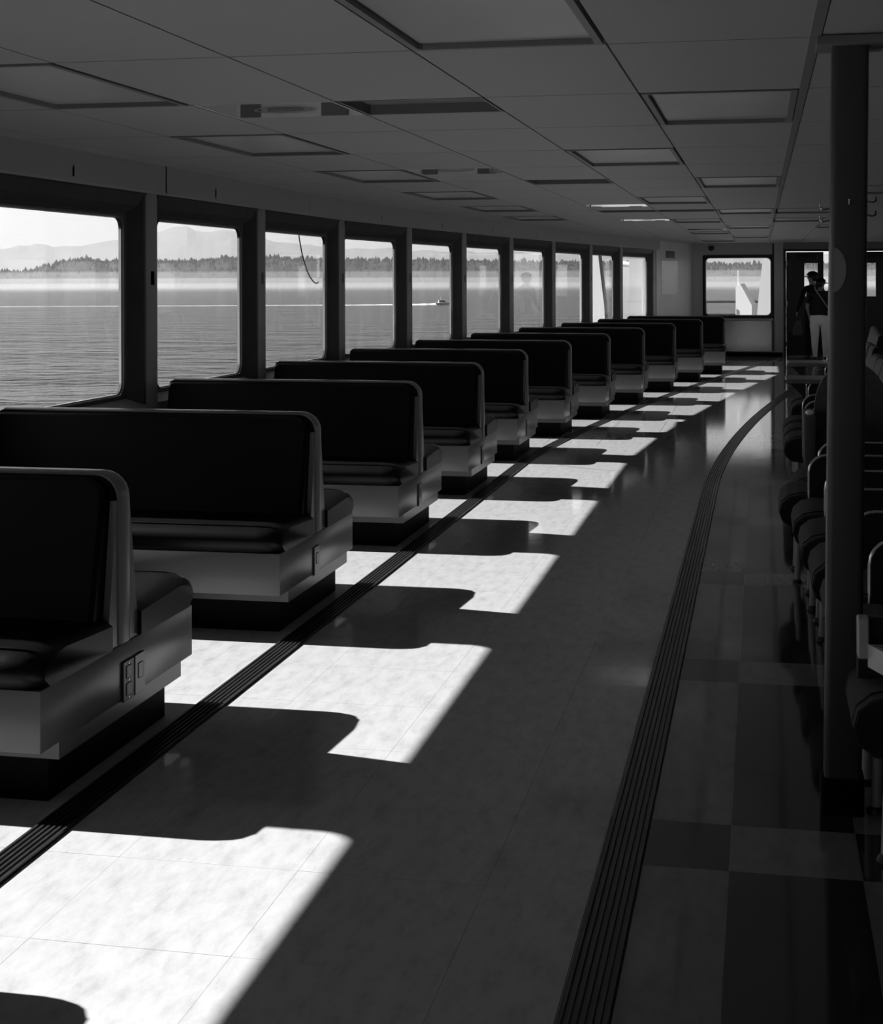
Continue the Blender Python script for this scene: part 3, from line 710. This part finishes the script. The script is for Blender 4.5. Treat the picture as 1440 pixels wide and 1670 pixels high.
def person(loc, rotz, H, label, top, legs, hair, cap=None, arm_l=None, arm_r=None, turn=0.0, wide=1.0):
    t = thing('person', label, 'person', loc, rotz=rotz)
    s = H / 1.70; w = wide
    J = {'pelvis': ((0, 0, .93), (.150 * w, .115)), 'waist': ((0, .01, 1.06), (.138 * w, .10)), 'chest': ((0, .015, 1.24), (.152 * w, .105)), 'collar': ((0, 0, 1.39), (.10, .075)), 'neck': ((0, .01, 1.47), .052),
         'jaw': ((0, .035, 1.535), (.062, .066)), 'skull': ((0, .02, 1.61), (.078, .092)), 'crown': ((0, .005, 1.665), (.06, .07)), 'nose': ((0, .125, 1.585), .012)}
    E = [('pelvis', 'waist'), ('waist', 'chest'), ('chest', 'collar'), ('collar', 'neck'), ('neck', 'jaw'), ('jaw', 'skull'), ('skull', 'crown'), ('skull', 'nose')]
    for sd, sx in (('l', -1), ('r', 1)):
        a = (arm_l if sx < 0 else arm_r) or ((.235, .0, 1.12), (.25, .06, .89))
        el, wr = Vector((sx * a[0][0], a[0][1], a[0][2])), Vector((sx * a[1][0], a[1][1], a[1][2]))
        J.update({'sho' + sd: ((sx * .165 * w, 0, 1.385), .062), 'elb' + sd: (tuple(el), .044), 'wri' + sd: (tuple(wr), .028),
                  'hip' + sd: ((sx * .085 * w, 0, .86), (.098 * w, .105 * w)), 'kne' + sd: ((sx * .092 * w ** .5, .012, .48), .062 * w), 'cal' + sd: ((sx * .095 * w ** .5, -.012, .33), .056 * w), 'ank' + sd: ((sx * .098, -.02, .085), .040), 'toe' + sd: ((sx * .112, .15, .035), (.042, .03)), 'hee' + sd: ((sx * .098, -.055, .035), .032),
                  'ear' + sd: ((sx * .085, .015, 1.59), .014)})
        E += [('collar', 'sho' + sd), ('sho' + sd, 'elb' + sd), ('elb' + sd, 'wri' + sd), ('pelvis', 'hip' + sd), ('hip' + sd, 'kne' + sd), ('kne' + sd, 'cal' + sd), ('cal' + sd, 'ank' + sd), ('ank' + sd, 'toe' + sd), ('ank' + sd, 'hee' + sd), ('skull', 'ear' + sd)]
        d = (wr - el).normalized(); pal = wr + d * .07; J['pal' + sd] = (tuple(pal), (.034, .018)); E.append(('wri' + sd, 'pal' + sd))
        side = Vector((0, 1, 0)) - d * d.y; side.normalize(); cup = d.cross(side) * -sx
        for f in range(4):
            b0 = pal + side * (.027 - .018 * f); ln = (.068, .078, .072, .055)[f]
            J['fa%d%s' % (f, sd)] = (tuple(b0 + d * ln * .55 + cup * .006), .0085); J['fb%d%s' % (f, sd)] = (tuple(b0 + d * ln + cup * .022), .0075)
            E += [('pal' + sd, 'fa%d%s' % (f, sd)), ('fa%d%s' % (f, sd), 'fb%d%s' % (f, sd))]
        th = wr + d * .03 + side * .035; J['ta' + sd] = (tuple(th), .010); J['tb' + sd] = (tuple(th + d * .045 + side * .018 + cup * .01), .008); E += [('wri' + sd, 'ta' + sd), ('ta' + sd, 'tb' + sd)]
    J = {k: ((p[0] * s, p[1] * s, p[2] * s), (tuple(q * s for q in r) if isinstance(r, tuple) else r * s)) for k, (p, r) in J.items()}
    if turn:
        R = Matrix.Rotation(turn, 3, 'Z')
        for k in ('jaw', 'skull', 'crown', 'nose', 'earl', 'earr'): J[k] = (tuple(R @ Vector(J[k][0])), J[k][1])
    def zone(c):
        z = c.z / s
        if z > 1.455: return 'skin'
        if z < .10: return 'shoe'
        if abs(c.x) / s > .19 * 1 and z < (1.2 if top[1] else .93) and z > .62 and abs(c.x) / s > .205: return 'skin'
        if z < .955: return legs
        return top[0]
    skin_body('body', J, E, zone, t)
    # hair: a shell over the back of the skull
    m = MB(); m.ball((0, 0, 0), (.096 * s, .108 * s, .098 * s), 20, 14)
    bmesh.ops.delete(m.b, geom=[v for v in m.b.verts if v.co.z < -.03 * s and v.co.y > -.02 * s or v.co.y > .07 * s and v.co.z < .03 * s], context='VERTS')
    hz = 1.612 * s
    m.xf(Matrix.Rotation(turn, 4, 'Z') @ Matrix.Translation((0, .012 * s, hz)))
    ho = m.build('hair', 'hair', t, 60); so = ho.modifiers.new('thick', 'SOLIDIFY'); so.thickness = .012 * s
    for sx in (-1, 1):
        e = MB(); e.ball((sx * .03 * s, .098 * s, 1.605 * s), (.012 * s, .008 * s, .007 * s), 8, 6); e.xf(Matrix.Rotation(turn, 4, 'Z')); e.build('eye', 'hair', t, 60)
    e = MB(); e.box(-.022 * s, .022 * s, .090 * s, .098 * s, 1.543 * s, 1.549 * s, .002, 1); e.xf(Matrix.Rotation(turn, 4, 'Z')); e.build('mouth', 'grey_cloth', t)
    if cap:
        m = MB(); m.ball((0, .01 * s, 1.635 * s), (.104 * s, .116 * s, .088 * s), 20, 12)
        bmesh.ops.delete(m.b, geom=[v for v in m.b.verts if v.co.z < 1.62 * s], context='VERTS')
        br = [(-.075, .09), (.075, .09), (.07, .16), (.035, .195), (-.035, .195), (-.07, .16)]
        m.prism([(p * s, q * s) for p, q in br], lambda p, q, z: (p, q, z - (q - .09 * s) * .15), 1.618 * s, 1.628 * s)
        m.xf(Matrix.Rotation(turn, 4, 'Z')); m.build('cap', 'black_cloth', t, 50)
    return t
wm = person((1.09, 29.35, 0), -.10, 1.545, 'person seen from behind in pale trousers and dark top with crossbody strap', ('dark_cloth', True), 'pale_cloth', True, cap=True,
            arm_l=((.255, .02, 1.12), (.22, .10, .92)), turn=-.7, wide=1.30)
m = MB()
for a, b in (((-.09, -.115, 1.36), (.02, -.135, 1.20)), ((.02, -.135, 1.20), (.12, -.135, 1.05)), ((.12, -.135, 1.05), (.19, -.09, .95))):
    m.tube([a, b], .011, 6)
m.tube([(-.09, -.115, 1.36), (-.10, -.03, 1.43), (-.08, .08, 1.36)], .011, 6)
m.build('bag_strap', 'strap', wm, 60)
m = MB(); m.box(.135, .245, -.12, .02, .83, .97, .025, 3); m.build('hip_bag', 'strap', wm, 50)
mn = person((.985, 29.95, 0), .25, 1.67, 'person in dark clothes and peaked cap standing beyond the pale trousers', ('black_cloth', False), 'black_cloth', True, cap=True, turn=.9, arm_l=((.25, -.02, 1.14), (.29, .03, .985)))
t = thing('handbag', 'grey soft bag hanging from the hand of the capped person', 'bag', (.70, 29.93, .475), rotz=.25)
bag = [(-.075, 0), (.075, 0), (.085, .06), (.06, .20), (.03, .27), (-.03, .27), (-.055, .20), (-.09, .07)]
MB().prism(bag, lambda p, q, y: (p + .05 * (q - .1), y * (1 - q * 1.6), q), -.05, .05).build('pouch', 'grey_cloth', t, 50)
MB().tube([(-.03, 0, .26), (-.02, 0, .33), (.01, 0, .345), (.04, 0, .33), (.05, 0, .26)], .008, 6).build('handle', 'grey_cloth', t, 60)
person((1.44, 30.2, 0), .05, 1.60, 'person in dark clothes mostly hidden behind the pillar', ('black_cloth', False), 'black_cloth', True)

# ------------------------------------------------------------------ outside: the ship
deck = struct(MB().box(-2.6, 6.0, YB + .12, YB + 7.5, -.08, -.02).build('deck', 'ship_deck'))
t = thing('deck_rail', 'pale pipe railing across the deck beyond the bow window', 'railing', (0, YB + 6.6, -.02))
for z, r in ((1.02, .035), (.70, .02), (.38, .02)): MB().tube([(-2.4, 0, z), (5.8, 0, z)], r, 8).build('rail', 'gasket', t, 60)
for k in range(9): MB().tube([(-2.3 + 1.0 * k, 0, 0), (-2.3 + 1.0 * k, 0, 1.0)], .028, 8).build('post', 'gasket', t, 60)
t = thing('deck_brace', 'white slanting steel fin seen through the right side of the bow window', 'brace', (.02, YB + 2.2, -.02), rotz=-.17)
MB().prism([(-.17, .0), (.35, .0), (.35, 2.6), (.10, 2.6), (-.06, 1.15)], lambda p, q, y: (p, y, q), 0, .10).build('fin', 'ship_white', t)
MB().box(-.20, .37, -.03, .13, 0, .04).build('base_flange', 'ship_white', t)
t = thing('deck_locker', 'white peaked deck locker seen low in the bow window', 'locker', (-.36, YB + 3.4, -.02), rotz=-.2)
MB().prism([(-.18, 0), (.18, 0), (.18, .98), (-.08, 1.46), (-.18, 1.40)], lambda p, q, y: (p, y, q), 0, .5).build('body', 'ship_white', t)
MB().box(-.16, -.15, -.012, 0, .1, .9).build('door_seam', 'gasket', t); MB().tube([(-.14, .1, 1.38), (-.14, .1, 1.75)], .012, 6).build('aerial', 'ship_white', t)
# curved white bulwark beyond the last side windows
t = thing('bulwark', 'white plate with curved top corner outside the last side window', 'bulwark', (-2.98, 33.0, -.6), rotz=-.17)
cv = [(0, 0), (.60, 0), (.60, 2.0)] + [(.60 - .50 * (1 - cos(a * pi / 20)), 2.0 + .46 * sin(a * pi / 20)) for a in range(1, 11)] + [(0, 2.47)]
MB().prism(cv, lambda p, q, n_: (p, n_, q), 0, .12).build('plating', 'ship_white', t)
MB().tube([(p, .06, q + .0) for p, q in cv[2:]], .07, 8).build('cap_rail', 'ship_white', t, 60)
MB().box(.02, .58, -.004, 0, .98, 1.0).build('seam', 'gasket', t)
t = thing('bulwark', 'white slanted plate outside the last but one side window', 'bulwark', (-3.86, 33.4, -.6), rotz=-.26)
MB().prism([(0, 0), (.66, 0), (.56, 1.6), (.40, 2.9), (0, 2.9)], lambda p, q, n_: (p, n_, q), 0, .12).build('plating', 'ship_white', t)
MB().tube([(.66, .06, 0), (.56, .06, 1.6), (.40, .06, 2.9)], .06, 8).build('edge_rail', 'gasket', t, 60)
# hanging line outside the third window
cp = [(13.67, 2.06), (13.70, 1.94), (13.78, 1.81), (13.86, 1.72), (13.94, 1.645), (14.04, 1.58), (14.14, 1.54), (14.22, 1.52), (14.28, 1.518), (14.33, 1.53)]
cp = [(-3.801, 12.44, 2.12)] + [(-3.822, .91 * y, EYE + (z - EYE) * .91) for y, z in cp]
ca = tag(MB().tube(cp, .0055, 6).build('hanging_line', 'cable', smooth=60), 'thin dark line hanging in a curve outside the third window', 'line')

# ------------------------------------------------------------------ outside: sea, boat, shore, haze
SEA = -12.0
def polar(az, d, z): return (d * sin(az), d * cos(az), z)     # az measured from the bow, port is negative
b = bmesh.new(); rings = [60, 120, 250, 500, 1000, 2000, 3600]; A0, A1, NA = radians(-75), radians(40), 24
prev = None
for r_ in rings:
    row = [b.verts.new(polar(A0 + (A1 - A0) * i / NA, r_, SEA)) for i in range(NA + 1)]
    if prev:
        for i in range(NA): b.faces.new((prev[i], prev[i + 1], row[i + 1], row[i]))
    prev = row
m = MB(); m.b.free(); m.b = b; struct(m.build('sea', 'sea'))
def az_of(x): return math.atan((x - 720) / F_PX) - YAW
KN = [(-500, 441), (-80, 441), (0, 440), (45, 439), (62, 434), (85, 428), (110, 422), (150, 420), (175, 425), (205, 424), (260, 425), (300, 424), (340, 421), (380, 418), (440, 417), (480, 419), (530, 421), (575, 421), (640, 422), (720, 423), (800, 424), (900, 427), (1000, 427), (1100, 430), (1260, 431), (1440, 431), (1900, 436)]
def knot(x, T):
    for (x0, y0), (x1, y1) in zip(T, T[1:]):
        if x <= x1: return y0 + (y1 - y0) * max(0, x - x0) / (x1 - x0)
    return T[-1][1]
def land(name, T, d0, depth, n, rough, mt, steps=5):
    b = bmesh.new(); prev = None; out = []
    for i in range(n + 1):
        x = -500 + 2300 * i / n; az = az_of(x)
        top = EYE + (456 - knot(x, T)) / F_PX * (d0 + depth * .6) + random.uniform(-rough, rough)
        row = []
        for k in range(steps):
            f = k / (steps - 1); z = SEA - 1 + (top - SEA + 1) * (1 - (1 - f) ** 1.7) + random.uniform(-rough, rough) * .6 * (0 < k < steps - 1)
            row.append(b.verts.new(polar(az, d0 + depth * .6 * f, z)))
        row.append(b.verts.new(polar(az, d0 + depth, SEA - 1)))
        out.append((az, top))
        if prev:
            for k in range(steps): b.faces.new((prev[k], prev[k + 1], row[k + 1], row[k]))
        prev = row
    m = MB(); m.b.free(); m.b = b
    return struct(m.build(name, mt)), out
_, crest = land('hills', [(x, y + 4) for x, y in KN], 3080, 500, 240, 1.5, 'forest')
b = bmesh.new()
for az, top in crest:                                          # conifers on the slope and along the skyline
    for q in range(24):
        f = 1 - random.random() ** 1.6 if q > 9 else 1.0
        a = az + random.uniform(-.0024, .0024); d = 3080 + 300 * f; zb = SEA + (top - SEA) * (1 - (1 - f) ** 1.7)
        hgt = random.uniform(5, 10.5) * (1 if random.random() > .12 else 1.45); r_ = hgt * random.uniform(.24, .42)
        c = Vector(polar(a, d, zb - 2)); ring = [b.verts.new(c + Vector((r_ * cos(u * pi / 2.5 + q), r_ * sin(u * pi / 2.5 + q), random.uniform(0, 2)))) for u in range(5)]
        mid = [b.verts.new(c + Vector((.62 * r_ * cos(u * pi / 2.5 + q + .6), .62 * r_ * sin(u * pi / 2.5 + q + .6), hgt * .55))) for u in range(5)]
        tip = b.verts.new(c + Vector((0, 0, hgt)))
        for u in range(5):
            b.faces.new((ring[u], ring[(u + 1) % 5], mid[u])); b.faces.new((ring[(u + 1) % 5], mid[(u + 1) % 5], mid[u])); b.faces.new((mid[u], mid[(u + 1) % 5], tip))
m = MB(); m.b.free(); m.b = b
tag(m.build('forest', 'forest'), 'hazy dark conifer forest along the far shore', 'forest', kind='stuff')
KM = [(-500, 400), (0, 404), (60, 400), (100, 403), (150, 398), (190, 392), (230, 384), (262, 376), (285, 370), (300, 368), (318, 374), (335, 381), (352, 375), (372, 372), (392, 379), (430, 388), (470, 396), (520, 402), (700, 410), (1100, 418), (1900, 425)]
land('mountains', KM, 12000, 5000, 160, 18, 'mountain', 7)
def haze_box(name, az0, az1, d0, d1, z0, z1, mt):
    b = bmesh.new(); n = 10; R = []
    for i in range(n + 1):
        a = az0 + (az1 - az0) * i / n
        R.append([b.verts.new(polar(a, d, z)) for d, z in ((d0, z0), (d1, z0), (d1, z1), (d0, z1))])
    for A, B in zip(R, R[1:]):
        for k in range(4): b.faces.new((A[k], A[(k + 1) % 4], B[(k + 1) % 4], B[k]))
    b.faces.new(R[0]); b.faces.new(R[-1][::-1])
    m = MB(); m.b.free(); m.b = b
    return struct(m.build(name, mt))
for q, top in enumerate((9, 17, 28)): haze_box('shore_fog', radians(-70), radians(35), 1700 + 300 * q, 3070 - 3 * q, SEA + .5 + .02 * q, SEA + top, haze_mat('fog_scatter', .0004, .35))
haze_box('sea_haze', radians(-70), radians(35), 900, 3070, SEA + .6, 260, haze_mat('haze_scatter', .00008, .35))
haze_box('far_haze', radians(-70), radians(35), 3700, 11900, SEA + .6, 1800, haze_mat('far_scatter', .00011, .35))
# the boat and its wake
def at_sea(x, y):
    rx, rz = (x - 720) / F_PX, -(y - 456) / F_PX
    d = Vector((rx * cos(YAW) - sin(YAW), rx * sin(YAW) + cos(YAW), rz)); k = (SEA - EYE) / d.z
    return Vector((0, 0, EYE)) + d * k
bp, w0 = at_sea(722, 497), at_sea(-120, 498.5)
dv = (bp - w0).normalized(); ang = atan2(dv.y, dv.x)
t = thing('motor_boat', 'small white cabin boat with a long wake, seen through the fifth window', 'boat', bp, rotz=ang)
hl = [(-4.2, -1.5), (2.2, -1.5), (4.2, -.5), (5.2, 0), (4.2, .5), (2.2, 1.5), (-4.2, 1.5)]
m = MB(); A = [m.b.verts.new((x * .93, y * .7, -.1)) for x, y in hl]; B = [m.b.verts.new((x, y, 1.0 + .12 * max(0, x))) for x, y in hl]
for k in range(7): m.b.faces.new((A[k], A[(k + 1) % 7], B[(k + 1) % 7], B[k]))
m.b.faces.new(A[::-1]); m.b.faces.new(B); m.build('hull', 'hull', t)
MB().prism([(-2.4, 1.0), (1.6, 1.0), (.9, 2.5), (-2.2, 2.5)], lambda p, q, y: (p, y, q), -1.05, 1.05).build('cabin', 'hull', t)
MB().prism([(-2.0, 1.7), (1.2, 1.7), (.95, 2.25), (-1.9, 2.25)], lambda p, q, y: (p, y, q), -1.08, 1.08).build('cabin_window', 'boat_glass', t)
MB().box(-2.6, 1.3, -1.25, 1.25, 2.5, 2.62).build('cabin_roof', 'hull', t); MB().tube([(-1, 0, 2.6), (-1.2, 0, 4.4)], .06, 6).build('mast', 'hull', t)
bw = bp - dv * 4.35
b = bmesh.new(); L = (bw - w0).length; n = 90; prev = None; sd = Vector((-dv.y, dv.x, 0))
for i in range(n + 1):
    f = i / n; p = bw - dv * (L * f); hw = 4 + 12 * math.exp(-f * 5) * min(1, .3 + f * 20); hw = hw ; hw *= random.uniform(.7, 1.3); up = .9 * math.exp(-f * 16) + .06
    row = [b.verts.new(p + sd * hw * k + Vector((0, 0, .05 + (0 if abs(k) == 1 else up * random.uniform(.6, 1.3))))) for k in (-1, -.4, .4, 1)]
    if prev:
        for k in range(3): b.faces.new((prev[k], prev[k + 1], row[k + 1], row[k]))
    prev = row
m = MB(); m.b.free(); m.b = b
tag(m.build('wake', 'foam_white'), 'long white foaming wake trailing behind the motor boat', 'wake', kind='stuff')
